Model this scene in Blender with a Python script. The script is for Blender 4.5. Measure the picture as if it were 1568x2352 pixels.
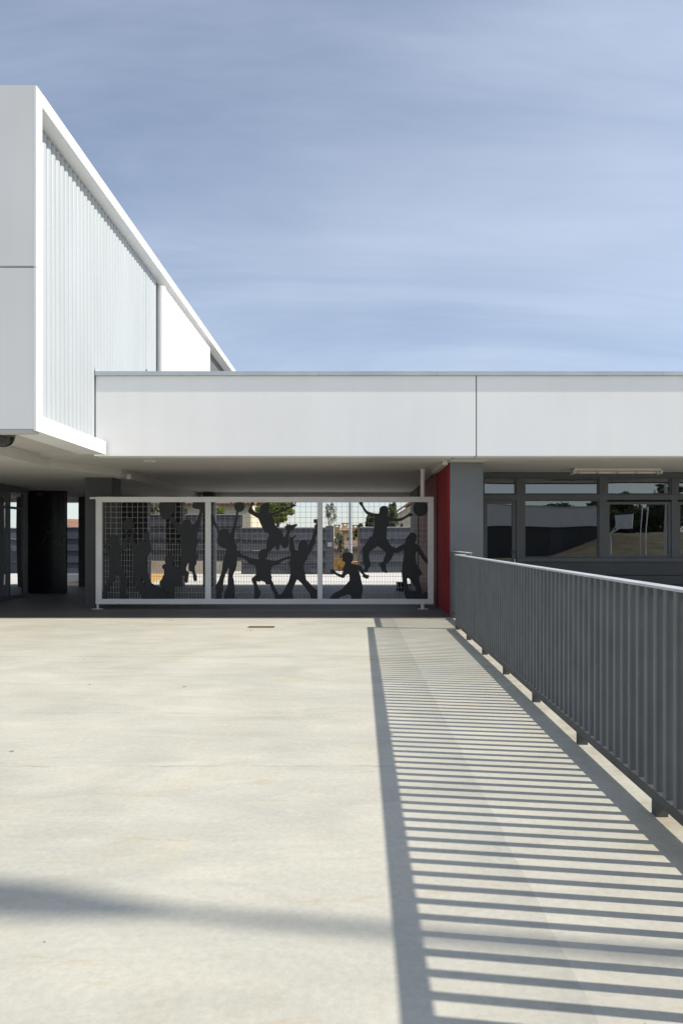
import bpy, bmesh, math, random
import numpy as np
from mathutils import Vector
for o in list(bpy.data.objects): bpy.data.objects.remove(o)
S = bpy.context.scene
C = S.collection
random.seed(7)
R = math.radians

# ------------------------------------------------------------------ camera
EYE = 1.30
cam_d = bpy.data.cameras.new('camera'); cam = bpy.data.objects.new('camera', cam_d); C.objects.link(cam)
cam.location = (0, 0, EYE); cam.rotation_euler = (R(90), 0, 0)
cam_d.sensor_fit = 'HORIZONTAL'; cam_d.sensor_width = 36; cam_d.lens = 36
cam_d.shift_x = -28/1568; cam_d.shift_y = 64/1568
cam_d.clip_start = 0.05; cam_d.clip_end = 3000
S.camera = cam

# ------------------------------------------------------------------ sky and sun
SUN_EL, SUN_AZ = 40.2, 97.8            # azimuth clockwise from the view direction (+Y)
w = bpy.data.worlds.new('World'); S.world = w; w.use_nodes = True
nt = w.node_tree; nt.nodes.clear()
def wn(t, **k):
    n = nt.nodes.new(t)
    for a, b in k.items(): setattr(n, a, b)
    return n
sky = wn('ShaderNodeTexSky', sky_type='NISHITA', sun_disc=False)
sky.sun_elevation = R(SUN_EL); sky.sun_rotation = R(SUN_AZ)
sky.air_density = 1.0; sky.dust_density = 0.6; sky.ozone_density = 1.6; sky.altitude = 100
tc = wn('ShaderNodeTexCoord'); sep = wn('ShaderNodeSeparateXYZ'); nt.links.new(tc.outputs['Generated'], sep.inputs[0])
def wm(op, a, b):
    n = wn('ShaderNodeMath', operation=op)
    for i, v in enumerate((a, b)):
        if isinstance(v, (int, float)): n.inputs[i].default_value = v
        else: nt.links.new(v, n.inputs[i])
    return n.outputs[0]
zz = wm('ADD', wm('MAXIMUM', sep.outputs[2], 0.0), 0.22)
comb = wn('ShaderNodeCombineXYZ')
nt.links.new(wm('DIVIDE', sep.outputs[0], zz), comb.inputs[0]); nt.links.new(wm('DIVIDE', sep.outputs[1], zz), comb.inputs[1])
mp = wn('ShaderNodeMapping'); mp.inputs['Rotation'].default_value = (0, 0, R(-14)); mp.inputs['Scale'].default_value = (0.42, 1.5, 1)
mp.inputs['Location'].default_value = (3, 1, 0); nt.links.new(comb.outputs[0], mp.inputs[0])
n1 = wn('ShaderNodeTexNoise'); n1.inputs['Scale'].default_value = 1.25; n1.inputs['Detail'].default_value = 9; n1.inputs['Roughness'].default_value = 0.60; n1.inputs['Distortion'].default_value = 0.5
nt.links.new(mp.outputs[0], n1.inputs['Vector'])
n2 = wn('ShaderNodeTexNoise'); n2.inputs['Scale'].default_value = 0.6; n2.inputs['Detail'].default_value = 3
va = wn('ShaderNodeVectorMath', operation='ADD'); va.inputs[1].default_value = (5, 2, 0)
nt.links.new(comb.outputs[0], va.inputs[0]); nt.links.new(va.outputs[0], n2.inputs['Vector'])
cr = wn('ShaderNodeValToRGB'); cr.color_ramp.elements[0].position = 0.28; cr.color_ramp.elements[1].position = 0.74
mixn = wm('ADD', wm('MULTIPLY', n1.outputs['Fac'], 0.55), wm('MULTIPLY', n2.outputs['Fac'], 0.47))
nt.links.new(mixn, cr.inputs[0])
mx = wn('ShaderNodeMix', data_type='RGBA'); mx.inputs['B'].default_value = (6.2, 6.8, 8.0, 1)
nt.links.new(wm('MULTIPLY', cr.outputs[0], 0.78), mx.inputs['Factor']); nt.links.new(sky.outputs[0], mx.inputs['A'])
bg = wn('ShaderNodeBackground'); bg.inputs[1].default_value = 0.106
nt.links.new(mx.outputs['Result'], bg.inputs[0])
wo = wn('ShaderNodeOutputWorld'); nt.links.new(bg.outputs[0], wo.inputs[0])

sd = bpy.data.lights.new('sun', 'SUN'); sd.energy = 4.6; sd.angle = R(0.53); sd.color = (1.0, 0.94, 0.84)
sun = bpy.data.objects.new('sun', sd); C.objects.link(sun)
ce = math.cos(R(SUN_EL))
SV = Vector((math.sin(R(SUN_AZ))*ce, math.cos(R(SUN_AZ))*ce, math.sin(R(SUN_EL))))
sun.rotation_euler = SV.to_track_quat('Z', 'Y').to_euler(); sun.location = (20, -5, 25)

S.view_settings.view_transform = 'Standard'; S.view_settings.look = 'None'
S.view_settings.gamma = 1; S.view_settings.use_curve_mapping = False
S.view_settings.exposure = 0.35

# ------------------------------------------------------------------ materials
def mat(name, col, rough=0.6, var=0.06, nscale=8, bump=0.0, bscale=60, metal=0.0, spec=0.5, tint=None, stretch=(1, 1, 1), streak=0.0):
    m = bpy.data.materials.new(name); m.use_nodes = True
    t = m.node_tree; b = t.nodes['Principled BSDF']
    b.inputs['Roughness'].default_value = rough; b.inputs['Metallic'].default_value = metal
    b.inputs['Specular IOR Level'].default_value = spec
    g = t.nodes.new('ShaderNodeTexCoord'); mpn = t.nodes.new('ShaderNodeMapping'); mpn.inputs['Scale'].default_value = stretch
    geo = t.nodes.new('ShaderNodeNewGeometry'); t.links.new(geo.outputs['Position'], mpn.inputs[0])
    n = t.nodes.new('ShaderNodeTexNoise'); n.inputs['Scale'].default_value = nscale; n.inputs['Detail'].default_value = 6
    t.links.new(mpn.outputs[0], n.inputs['Vector'])
    r = t.nodes.new('ShaderNodeValToRGB')
    c2 = tint if tint else [c*(1-2.2*var) for c in col]
    r.color_ramp.elements[0].color = (*c2[:3], 1); r.color_ramp.elements[0].position = 0.3
    r.color_ramp.elements[1].color = (*[min(1, c*(1+var)) for c in col[:3]], 1); r.color_ramp.elements[1].position = 0.68
    t.links.new(n.outputs['Fac'], r.inputs[0]); out = r.outputs[0]
    if streak:
        m2 = t.nodes.new('ShaderNodeMapping'); m2.inputs['Scale'].default_value = (3.2, 3.2, 0.16); t.links.new(geo.outputs['Position'], m2.inputs[0])
        n5 = t.nodes.new('ShaderNodeTexNoise'); n5.inputs['Scale'].default_value = 1.6; n5.inputs['Detail'].default_value = 7; t.links.new(m2.outputs[0], n5.inputs['Vector'])
        r5 = t.nodes.new('ShaderNodeValToRGB'); r5.color_ramp.elements[0].position = 0.30; r5.color_ramp.elements[1].position = 0.62
        r5.color_ramp.elements[0].color = (1-streak, 1-streak, 1-0.9*streak, 1); r5.color_ramp.elements[1].color = (1, 1, 1, 1); t.links.new(n5.outputs['Fac'], r5.inputs[0])
        mm = t.nodes.new('ShaderNodeMix'); mm.data_type = 'RGBA'; mm.blend_type = 'MULTIPLY'; mm.inputs['Factor'].default_value = 1
        t.links.new(out, mm.inputs['A']); t.links.new(r5.outputs[0], mm.inputs['B']); out = mm.outputs['Result']
    t.links.new(out, b.inputs['Base Color'])
    if bump:
        n3 = t.nodes.new('ShaderNodeTexNoise'); n3.inputs['Scale'].default_value = bscale; n3.inputs['Detail'].default_value = 4
        t.links.new(mpn.outputs[0], n3.inputs['Vector'])
        bp = t.nodes.new('ShaderNodeBump'); bp.inputs['Strength'].default_value = bump; bp.inputs['Distance'].default_value = 0.01
        t.links.new(n3.outputs['Fac'], bp.inputs['Height']); t.links.new(bp.outputs[0], b.inputs['Normal'])
    return m

def glass(name, tint=(0.5, 0.55, 0.56), refl=0.09, rough=0.0):
    m = bpy.data.materials.new(name); m.use_nodes = True; t = m.node_tree; t.nodes.clear()
    o = t.nodes.new('ShaderNodeOutputMaterial'); ms = t.nodes.new('ShaderNodeMixShader')
    tr = t.nodes.new('ShaderNodeBsdfTransparent'); tr.inputs[0].default_value = (*tint, 1)
    gl = t.nodes.new('ShaderNodeBsdfGlossy'); gl.inputs['Roughness'].default_value = rough; gl.inputs[0].default_value = (0.95, 0.97, 1, 1)
    lw = t.nodes.new('ShaderNodeFresnel'); lw.inputs[0].default_value = 1.5
    a = t.nodes.new('ShaderNodeMath'); a.operation = 'MULTIPLY_ADD'; a.inputs[1].default_value = 0.9; a.inputs[2].default_value = refl-0.036
    a.use_clamp = True
    t.links.new(lw.outputs[0], a.inputs[0]); t.links.new(a.outputs[0], ms.inputs[0])
    # faint unevenness of the float glass
    geo = t.nodes.new('ShaderNodeNewGeometry'); n = t.nodes.new('ShaderNodeTexNoise'); n.inputs['Scale'].default_value = 0.9; n.inputs['Detail'].default_value = 0
    t.links.new(geo.outputs['Position'], n.inputs['Vector'])
    bp = t.nodes.new('ShaderNodeBump'); bp.inputs['Strength'].default_value = 0.25; bp.inputs['Distance'].default_value = 0.02
    t.links.new(n.outputs['Fac'], bp.inputs['Height']); t.links.new(bp.outputs[0], gl.inputs['Normal'])
    t.links.new(tr.outputs[0], ms.inputs[1]); t.links.new(gl.outputs[0], ms.inputs[2]); t.links.new(ms.outputs[0], o.inputs[0])
    return m

def concrete():
    m = bpy.data.materials.new('polished_concrete'); m.use_nodes = True; t = m.node_tree; b = t.nodes['Principled BSDF']
    L = t.links.new
    geo = t.nodes.new('ShaderNodeNewGeometry')
    def noise(scale, detail, st=(1, 1, 1), dist=0.0, rough=0.6):
        q = t.nodes.new('ShaderNodeMapping'); q.inputs['Scale'].default_value = st; L(geo.outputs['Position'], q.inputs[0])
        n = t.nodes.new('ShaderNodeTexNoise'); n.inputs['Scale'].default_value = scale; n.inputs['Detail'].default_value = detail
        n.inputs['Distortion'].default_value = dist; n.inputs['Roughness'].default_value = rough
        L(q.outputs[0], n.inputs['Vector']); return n.outputs['Fac']
    def ramp(src, p0, p1, c0, c1):
        r = t.nodes.new('ShaderNodeValToRGB'); r.color_ramp.elements[0].position = p0; r.color_ramp.elements[1].position = p1
        r.color_ramp.elements[0].color = (*c0, 1); r.color_ramp.elements[1].color = (*c1, 1); L(src, r.inputs[0]); return r.outputs[0]
    def mix(kind, fac, a, bb):
        n = t.nodes.new('ShaderNodeMix'); n.data_type = 'RGBA'; n.blend_type = kind
        for k, v in (('Factor', fac), ('A', a), ('B', bb)):
            if isinstance(v, (int, float)): n.inputs[k].default_value = v
            elif isinstance(v, tuple): n.inputs[k].default_value = (*v, 1)
            else: L(v, n.inputs[k])
        return n.outputs['Result']
    def mth(op, a, bb=0.0, c=0.0, clamp=False):
        n = t.nodes.new('ShaderNodeMath'); n.operation = op; n.use_clamp = clamp
        for i, v in enumerate((a, bb, c)):
            if isinstance(v, (int, float)): n.inputs[i].default_value = v
            else: L(v, n.inputs[i])
        return n.outputs[0]
    g1, g2 = (1, 1, 1), (0, 0, 0)
    col = ramp(noise(0.55, 7, (1, 1, 1), 0.8), 0.30, 0.70, (0.470, 0.455, 0.390), (0.560, 0.540, 0.466))
    # trowel sweeps and damp patches
    sw = ramp(noise(1.6, 9, (0.6, 1.6, 1), 0.9, 0.70), 0.38, 0.68, (0.87, 0.875, 0.88), (1.05, 1.045, 1.03))
    col = mix('MULTIPLY', 1.0, col, sw)
    fine = ramp(noise(34, 8, (1, 1, 1), 0.0, 0.75), 0.34, 0.66, (0.89, 0.89, 0.875), (1.05, 1.05, 1.05))
    col = mix('MULTIPLY', 1.0, col, fine)
    # ochre staining
    st = ramp(noise(0.9, 6, (1, 1.2, 1), 0.6), 0.56, 0.78, g2, g1)
    col = mix('MULTIPLY', mth('MULTIPLY', st, 0.85), col, (1.0, 0.90, 0.74))
    # small dark specks
    vo = t.nodes.new('ShaderNodeTexVoronoi'); vo.inputs['Scale'].default_value = 3.4; L(geo.outputs['Position'], vo.inputs['Vector'])
    vr = t.nodes.new('ShaderNodeSeparateColor'); L(vo.outputs['Color'], vr.inputs[0])
    spot = mth('LESS_THAN', vo.outputs['Distance'], mth('MULTIPLY', mth('POWER', vr.outputs[0], 3.0), 0.085))
    col = mix('MULTIPLY', mth('MULTIPLY', spot, 0.75), col, (0.25, 0.22, 0.16))
    # thin ochre drips and scuffs, stretched along the trowel direction
    sc = ramp(noise(2.6, 9, (0.35, 2.4, 1), 1.2, 0.72), 0.60, 0.70, g2, g1)
    col = mix('MULTIPLY', mth('MULTIPLY', sc, 0.8), col, (0.93, 0.80, 0.60))
    # grime gathered along the railing feet and a few soft old spill marks
    spx = t.nodes.new('ShaderNodeSeparateXYZ'); L(geo.outputs['Position'], spx.inputs[0])
    near = mth('SUBTRACT', 1.0, mth('MULTIPLY', mth('ABSOLUTE', mth('SUBTRACT', spx.outputs[0], 1.48)), 4.5), clamp=True)
    gr = mth('MULTIPLY', near, ramp(noise(6, 7, (1, 0.7, 1), 0.8), 0.45, 0.66, g2, g1))
    col = mix('MULTIPLY', mth('MULTIPLY', gr, 0.6), col, (0.62, 0.54, 0.42))
    v2 = t.nodes.new('ShaderNodeTexVoronoi'); v2.inputs['Scale'].default_value = 0.8; L(geo.outputs['Position'], v2.inputs['Vector'])
    c2 = t.nodes.new('ShaderNodeSeparateColor'); L(v2.outputs['Color'], c2.inputs[0])
    dd = mth('ADD', v2.outputs['Distance'], mth('MULTIPLY', mth('SUBTRACT', noise(9, 5), 0.5), 0.10))
    sp2 = mth('MULTIPLY', mth('SUBTRACT', mth('MULTIPLY', c2.outputs[1], 0.16), dd), 18.0, clamp=True)
    col = mix('MULTIPLY', mth('MULTIPLY', sp2, 0.35), col, (0.80, 0.78, 0.72))
    # construction joints: hairlines across the terrace and a day joint along the railing
    sp = t.nodes.new('ShaderNodeSeparateXYZ'); L(geo.outputs['Position'], sp.inputs[0])
    wob = mth('MULTIPLY', mth('SUBTRACT', noise(7, 3), 0.5), 0.05)
    gate = ramp(noise(2.3, 3), 0.42, 0.60, g2, g1)
    for yy, wd, amt in ((3.92, 0.006, 0.6), (5.12, 0.008, 0.55), (7.6, 0.012, 0.4)):
        d = mth('ABSOLUTE', mth('SUBTRACT', mth('ADD', sp.outputs[1], wob), yy))
        col = mix('MULTIPLY', mth('MULTIPLY', mth('MULTIPLY', mth('LESS_THAN', d, wd), gate), amt), col, (0.45, 0.42, 0.36))
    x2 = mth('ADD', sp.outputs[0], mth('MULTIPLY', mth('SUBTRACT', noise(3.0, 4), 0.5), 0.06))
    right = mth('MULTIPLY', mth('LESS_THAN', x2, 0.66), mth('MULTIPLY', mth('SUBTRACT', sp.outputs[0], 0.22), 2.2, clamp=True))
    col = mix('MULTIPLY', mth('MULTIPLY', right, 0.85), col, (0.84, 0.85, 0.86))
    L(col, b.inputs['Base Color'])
    rr = ramp(noise(1.6, 6, (1, 1.5, 1), 0.7), 0.3, 0.7, (0.52, 0.52, 0.52), (0.72, 0.72, 0.72)); L(rr, b.inputs['Roughness'])
    b.inputs['Specular IOR Level'].default_value = 0.35
    bp = t.nodes.new('ShaderNodeBump'); bp.inputs['Strength'].default_value = 0.12; bp.inputs['Distance'].default_value = 0.01
    L(noise(9, 8), bp.inputs['Height']); L(bp.outputs[0], b.inputs['Normal'])
    return m

M = {}
M['concrete'] = concrete()
M['white'] = mat('white_render', (0.78, 0.78, 0.78), 0.55, 0.02, 1.5, 0.05, 150)
M['band'] = mat('pale_grey_render', (0.85, 0.845, 0.84), 0.5, 0.015, 0.7, 0.05, 120, streak=0.022)
M['front'] = mat('grey_render', (0.66, 0.66, 0.665), 0.5, 0.02, 0.8, 0.05, 120, streak=0.03)
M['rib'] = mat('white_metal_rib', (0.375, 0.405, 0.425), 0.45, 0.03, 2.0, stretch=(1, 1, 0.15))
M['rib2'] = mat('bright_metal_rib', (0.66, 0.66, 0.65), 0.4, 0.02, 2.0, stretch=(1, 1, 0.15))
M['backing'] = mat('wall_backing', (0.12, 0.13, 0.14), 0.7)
M['cap'] = mat('zinc_flashing', (0.50, 0.54, 0.56), 0.35, 0.05, 2, metal=0.3)
M['ceil'] = mat('ceiling_board', (0.50, 0.485, 0.455), 0.75, 0.05, 0.6, 0.05, 25)
M['ceil_d'] = mat('ceiling_board_dull', (0.40, 0.39, 0.37), 0.75, 0.04, 0.8)
M['dark'] = mat('dark_grey_render', (0.095, 0.102, 0.110), 0.6, 0.06, 2, 0.06, 90)
M['dark_p'] = mat('grey_pillar_render', (0.135, 0.145, 0.155), 0.6, 0.05, 2, 0.06, 90)
M['dark_c'] = mat('shade_charcoal_render', (0.055, 0.058, 0.060), 0.6, 0.06, 2, 0.06, 90)  # pillar render darkened for the passage shade; also sill and pavilion walls
M['rail_d'] = mat('railing_shade_paint', (0.075, 0.076, 0.076), 0.5, 0.1, 8)  # railing paint darkened for the shade on bottom rail and feet
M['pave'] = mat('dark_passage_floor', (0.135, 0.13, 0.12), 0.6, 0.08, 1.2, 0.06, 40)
M['frame'] = mat('anthracite_aluminium', (0.075, 0.080, 0.086), 0.45, 0.05, 3)
M['rail'] = mat('railing_paint', (0.135, 0.143, 0.149), 0.42, 0.07, 5, 0.02, 40)
M['rail_top'] = mat('railing_top_paint', (0.47, 0.48, 0.50), 0.45, 0.06, 5)
M['gate'] = mat('light_grey_gate_paint', (0.68, 0.665, 0.65), 0.5, 0.03, 3)
M['plate'] = mat('charcoal_plate', (0.013, 0.014, 0.016), 0.6, 0.08, 3)
M['wire'] = mat('grey_wire', (0.33, 0.32, 0.295), 0.5)
M['red'] = mat('red_panel', (0.225, 0.016, 0.021), 0.75, 0.10, 1.2, 0.1, 60, spec=0.2)
M['redd'] = mat('red_render', (0.19, 0.020, 0.026), 0.6, 0.08, 1.2)
M['black'] = mat('black_gloss', (0.012, 0.013, 0.016), 0.25)
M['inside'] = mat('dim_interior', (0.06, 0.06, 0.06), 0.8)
M['steel'] = mat('galvanised_steel', (0.46, 0.48, 0.50), 0.4, 0.06, 6, metal=0.4)
M['rust'] = mat('rusty_steel', (0.13, 0.065, 0.014), 0.7, 0.2, 30)
M['tube'] = mat('batten_diffuser', (0.56, 0.53, 0.47), 0.4, 0.02)
M['paper'] = mat('paper', (0.6, 0.6, 0.58), 0.7)
M['fence'] = mat('slate_blue_fence', (0.050, 0.055, 0.070), 0.5, 0.06, 3)
M['fence_cap'] = mat('fence_cap', (0.34, 0.36, 0.39), 0.45)
M['lowwall'] = mat('beige_concrete', (0.46, 0.42, 0.36), 0.8, 0.08, 2, 0.1, 30)
M['yellow'] = mat('yellow_play_surface', (0.62, 0.36, 0.10), 0.8, 0.05, 2)
M['orange'] = mat('orange_barrier_paint', (0.75, 0.33, 0.03), 0.5, 0.06, 4)
M['cream'] = mat('cream_stucco', (0.62, 0.55, 0.42), 0.8, 0.05, 1.2)
M['ochre'] = mat('ochre_stucco', (0.72, 0.49, 0.21), 0.8, 0.06, 1.2)
M['tile'] = mat('roof_tile', (0.30, 0.16, 0.10), 0.8, 0.16, 3)
M['tile_b'] = mat('brown_roof_tile', (0.20, 0.13, 0.10), 0.8, 0.14, 3)
M['wood'] = mat('shutter_wood', (0.10, 0.06, 0.04), 0.6)
M['bark'] = mat('bark', (0.12, 0.09, 0.065), 0.9, 0.12, 10)
M['bark_p'] = mat('pale_bark', (0.40, 0.37, 0.32), 0.9, 0.12, 10)
M['earth'] = mat('dry_earth', (0.15, 0.12, 0.07), 0.95, 0.12, 1.3, 0.3, 8, tint=(0.065, 0.07, 0.03))
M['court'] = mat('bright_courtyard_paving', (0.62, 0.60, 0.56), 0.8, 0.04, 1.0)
M['win'] = glass('window_glass', (0.42, 0.46, 0.48), 0.21)
M['store'] = glass('storefront_glass', (0.62, 0.66, 0.66), 0.10)

def leafmat(name, c, c2, trans=0.35):
    m = bpy.data.materials.new(name); m.use_nodes = True; t = m.node_tree; b = t.nodes['Principled BSDF']
    geo = t.nodes.new('ShaderNodeNewGeometry'); n = t.nodes.new('ShaderNodeTexNoise'); n.inputs['Scale'].default_value = 2.2; n.inputs['Detail'].default_value = 5
    t.links.new(geo.outputs['Position'], n.inputs['Vector'])
    r = t.nodes.new('ShaderNodeValToRGB'); r.color_ramp.elements[0].position = 0.34; r.color_ramp.elements[1].position = 0.66
    r.color_ramp.elements[0].color = (*c2, 1); r.color_ramp.elements[1].color = (*c, 1)
    t.links.new(n.outputs['Fac'], r.inputs[0]); t.links.new(r.outputs[0], b.inputs['Base Color']); b.inputs['Roughness'].default_value = 0.6
    tl = t.nodes.new('ShaderNodeBsdfTranslucent'); t.links.new(r.outputs[0], tl.inputs[0])
    ms = t.nodes.new('ShaderNodeMixShader'); ms.inputs[0].default_value = trans
    t.links.new(b.outputs[0], ms.inputs[1]); t.links.new(tl.outputs[0], ms.inputs[2]); t.links.new(ms.outputs[0], t.nodes['Material Output'].inputs[0])
    return m
M['leaf_l'] = leafmat('lime_leaves', (0.34, 0.37, 0.065), (0.12, 0.16, 0.035))
M['leaf_d'] = leafmat('dark_leaves', (0.085, 0.12, 0.04), (0.035, 0.055, 0.02))
M['leaf_m'] = leafmat('mid_leaves', (0.13, 0.15, 0.04), (0.05, 0.07, 0.025))
M['leaf_y'] = leafmat('yellow_leaves', (0.55, 0.36, 0.04), (0.30, 0.17, 0.03))
M['leaf_o'] = leafmat('olive_leaves', (0.23, 0.24, 0.15), (0.13, 0.14, 0.08))

# ------------------------------------------------------------------ helpers
def link(o, parent=None):
    C.objects.link(o)
    if parent is not None:
        o.parent = parent; o.matrix_parent_inverse = parent.matrix_basis.inverted()
    return o
def tag(o, label=None, cat=None, group=None, kind=None):
    if label: o['label'] = label
    if cat: o['category'] = cat
    if group: o['group'] = group
    if kind: o['kind'] = kind
    return o
def thing(name, label, cat, loc=(0, 0, 0), group=None):
    o = bpy.data.objects.new(name, None); o.location = loc; o.empty_display_size = 0.1
    C.objects.link(o); return tag(o, label, cat, group)
def mobj(name, me, m, parent=None):
    o = bpy.data.objects.new(name, me)
    if m is not None and not me.materials: me.materials.append(m)
    return link(o, parent)
def bm_mesh(bm, name, smooth=False):
    bmesh.ops.recalc_face_normals(bm, faces=bm.faces)
    me = bpy.data.meshes.new(name); bm.to_mesh(me); bm.free()
    if smooth:
        for p in me.polygons: p.use_smooth = True
        me.set_sharp_from_angle(angle=R(50))
    return me
def addbox(bm, x0, x1, y0, y1, z0, z1, bev=0.0):
    vs = [bm.verts.new((x, y, z)) for x in (x0, x1) for y in (y0, y1) for z in (z0, z1)]
    fs = [(0, 1, 3, 2), (4, 6, 7, 5), (0, 4, 5, 1), (2, 3, 7, 6), (0, 2, 6, 4), (1, 5, 7, 3)]
    faces = [bm.faces.new([vs[i] for i in f]) for f in fs]
    if bev:
        es = list({e for f in faces for e in f.edges})
        bmesh.ops.bevel(bm, geom=es, offset=bev, segments=2, affect='EDGES', profile=0.7)
def box(name, x0, x1, y0, y1, z0, z1, m, parent=None, bev=0.0):
    bm = bmesh.new(); addbox(bm, min(x0, x1), max(x0, x1), min(y0, y1), max(y0, y1), z0, z1, bev)
    return mobj(name, bm_mesh(bm, name), M[m], parent)
def addtube(bm, p0, p1, r0, r1=None, n=10, caps=True):
    p0, p1 = Vector(p0), Vector(p1); r1 = r0 if r1 is None else r1
    d = (p1-p0).normalized(); a = d.orthogonal().normalized(); b = d.cross(a)
    A = [bm.verts.new(p0+r0*(math.cos(2*math.pi*i/n)*a+math.sin(2*math.pi*i/n)*b)) for i in range(n)]
    B = [bm.verts.new(p1+r1*(math.cos(2*math.pi*i/n)*a+math.sin(2*math.pi*i/n)*b)) for i in range(n)]
    for i in range(n): bm.faces.new((A[i], A[(i+1) % n], B[(i+1) % n], B[i]))
    if caps: bm.faces.new(A[::-1]); bm.faces.new(B)
def tube(name, p0, p1, r, m, parent=None, r1=None, n=12):
    bm = bmesh.new(); addtube(bm, p0, p1, r, r1, n)
    me = bm_mesh(bm, name)
    for p in me.polygons: p.use_smooth = True
    me.set_sharp_from_angle(angle=R(50))
    return mobj(name, me, M[m], parent)
def prism(name, pts, axis, a0, a1, m, parent=None, smooth=False):
    """closed 2D outline extruded along an axis ('x','y','z')"""
    bm = bmesh.new()
    def P(p, a): return {'x': (a, p[0], p[1]), 'y': (p[0], a, p[1]), 'z': (p[0], p[1], a)}[axis]
    A = [bm.verts.new(P(p, a0)) for p in pts]; B = [bm.verts.new(P(p, a1)) for p in pts]
    n = len(pts)
    for i in range(n): bm.faces.new((A[i], A[(i+1) % n], B[(i+1) % n], B[i]))
    bm.faces.new(A[::-1]); bm.faces.new(B)
    me = bm_mesh(bm, name)
    if smooth:
        for p in me.polygons: p.use_smooth = len(p.vertices) == 4
    return mobj(name, me, M[m], parent)
def copy_part(o, dx=0, dy=0, dz=0, parent=None):
    c = o.copy(); C.objects.link(c); c.location = o.location+Vector((dx, dy, dz))
    if parent is not None: c.parent = parent
    return c
def dup(root, loc, label=None):
    r = root.copy(); C.objects.link(r); r.location = loc
    if label: r['label'] = label
    for ch in list(root.children):
        c = ch.copy(); C.objects.link(c); c.parent = r
        for g in list(ch.children):
            d = g.copy(); C.objects.link(d); d.parent = c
    return r
def px(x, Y): return (x-812)/1568*Y             # photo column -> metres at depth Y
def pz(y, Y): return EYE-(y-1240)/1568*Y

# ------------------------------------------------------------------ setting: ground
def ground():
    xs = np.concatenate([np.linspace(-900, -60, 8), np.linspace(-45, 45, 41), np.linspace(60, 900, 8)])
    ys = np.concatenate([np.linspace(-400, -60, 6), np.linspace(-50, -14, 16), np.linspace(-12, 28.2, 8), np.linspace(29, 70, 28), np.linspace(90, 2000, 12)])
    v = []
    rnd = np.random.RandomState(3)
    for y in ys:
        for x in xs:
            z = -0.16
            if y > 28.5: z = -0.16 - 0.09*(y-28.5) - 0.10*max(0, min(y, 75)-42)
            if y > 75: z = -0.16-0.09*46.5-3.3
            if y < -16:
                k = max(0, min(1, (x-16)/6))*max(0, min(1, (-16-y)/14))
                z += 2.0*k
            if abs(x) < 60 and (y > 30 or y < -18): z += rnd.uniform(-0.06, 0.06)
            v.append((x, y, z))
    nx = len(xs)
    f = [(j*nx+i, j*nx+i+1, (j+1)*nx+i+1, (j+1)*nx+i) for j in range(len(ys)-1) for i in range(nx-1)]
    me = bpy.data.meshes.new('ground'); me.from_pydata(v, [], f)
    return tag(mobj('ground', me, M['earth']), kind='structure')
ground()
tag(box('terrace', -26, 26, -13, 28.2, -0.5, 0.0, 'concrete'), kind='structure')
tag(box('passage_floor', -25.5, 25.5, 11.42, 19.35, 0.0, 0.004, 'pave'), kind='structure')  # dark finish also deepens the canopy shade; front edge follows the shadow line
tag(box('courtyard', -25.5, 25.5, 19.352, 28.15, 0.0, 0.004, 'court'), kind='structure')  # paler than the terrace: glare of the sunlit ground put into its colour
tag(box('yellow_play_area', -8.7, -6.2, 20.4, 25.7, 0.0, 0.008, 'yellow'), kind='structure')

# ------------------------------------------------------------------ upper wing (left)
XF, XC = -3.92, -4.11          # outer frame plane, rib plane
Y0, Y1 = 8.44, 25.0
ZB, ZT = 2.65, 6.925
uw = thing('upper_wing', 'white upper storey block with ribbed metal side wall overhanging the terrace', 'building', (-8, 8.44, 2.65))
box('front_panel', -13, XF-0.006, Y0+0.001, Y0+0.15, 4.69, ZT-0.0, 'front', uw, 0.006)
box('front_panel', -13, XF-0.006, Y0+0.001, Y0+0.15, ZB+0.02, 4.665, 'front', uw, 0.006)
box('panel_joint', -13, XF-0.05, Y0+0.04, Y0+0.14, 4.665, 4.69, 'front', uw)
# white frame round the ribbed side wall
box('corner_post', XF-0.035, XF, Y0, Y0+0.16, 4.684, ZT, 'white', uw, 0.004)
box('corner_post', XF-0.035, XF, Y0, Y0+0.16, ZB, 4.672, 'white', uw, 0.004)
box('top_frame', XF-0.55, XF+0.002, Y0+0.163, 13.55, ZT-0.17, ZT, 'white', uw, 0.004)
box('top_frame', XF-0.55, XF+0.002, 13.556, 19.2, ZT-0.17, ZT, 'white', uw, 0.004)
box('top_frame', XF-0.55, XF+0.002, 19.206, Y1, ZT-0.17, ZT, 'white', uw, 0.004)
box('bottom_frame', XF-0.40, XF+0.002, Y0+0.163, 10.80, ZB, ZB+0.205, 'white', uw, 0.004)
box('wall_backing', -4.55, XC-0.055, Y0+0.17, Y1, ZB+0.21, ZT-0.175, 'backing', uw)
box('roof_slab', -13, XF-0.56, Y0+0.155, Y1, ZT-0.16, ZT-0.01, 'white', uw)
box('back_wall', -13, -4.56, Y1-0.2, Y1-0.01, ZB, ZT-0.17, 'white', uw)
box('soffit', -13, XF-0.41, Y0+0.155, 10.86, ZB+0.005, ZB+0.10, 'ceil', uw)
box('drip_edge', -13, XF-0.04, Y0+0.01, Y0+0.14, ZB-0.03, ZB+0.018, 'ceil', uw, 0.004)
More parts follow.
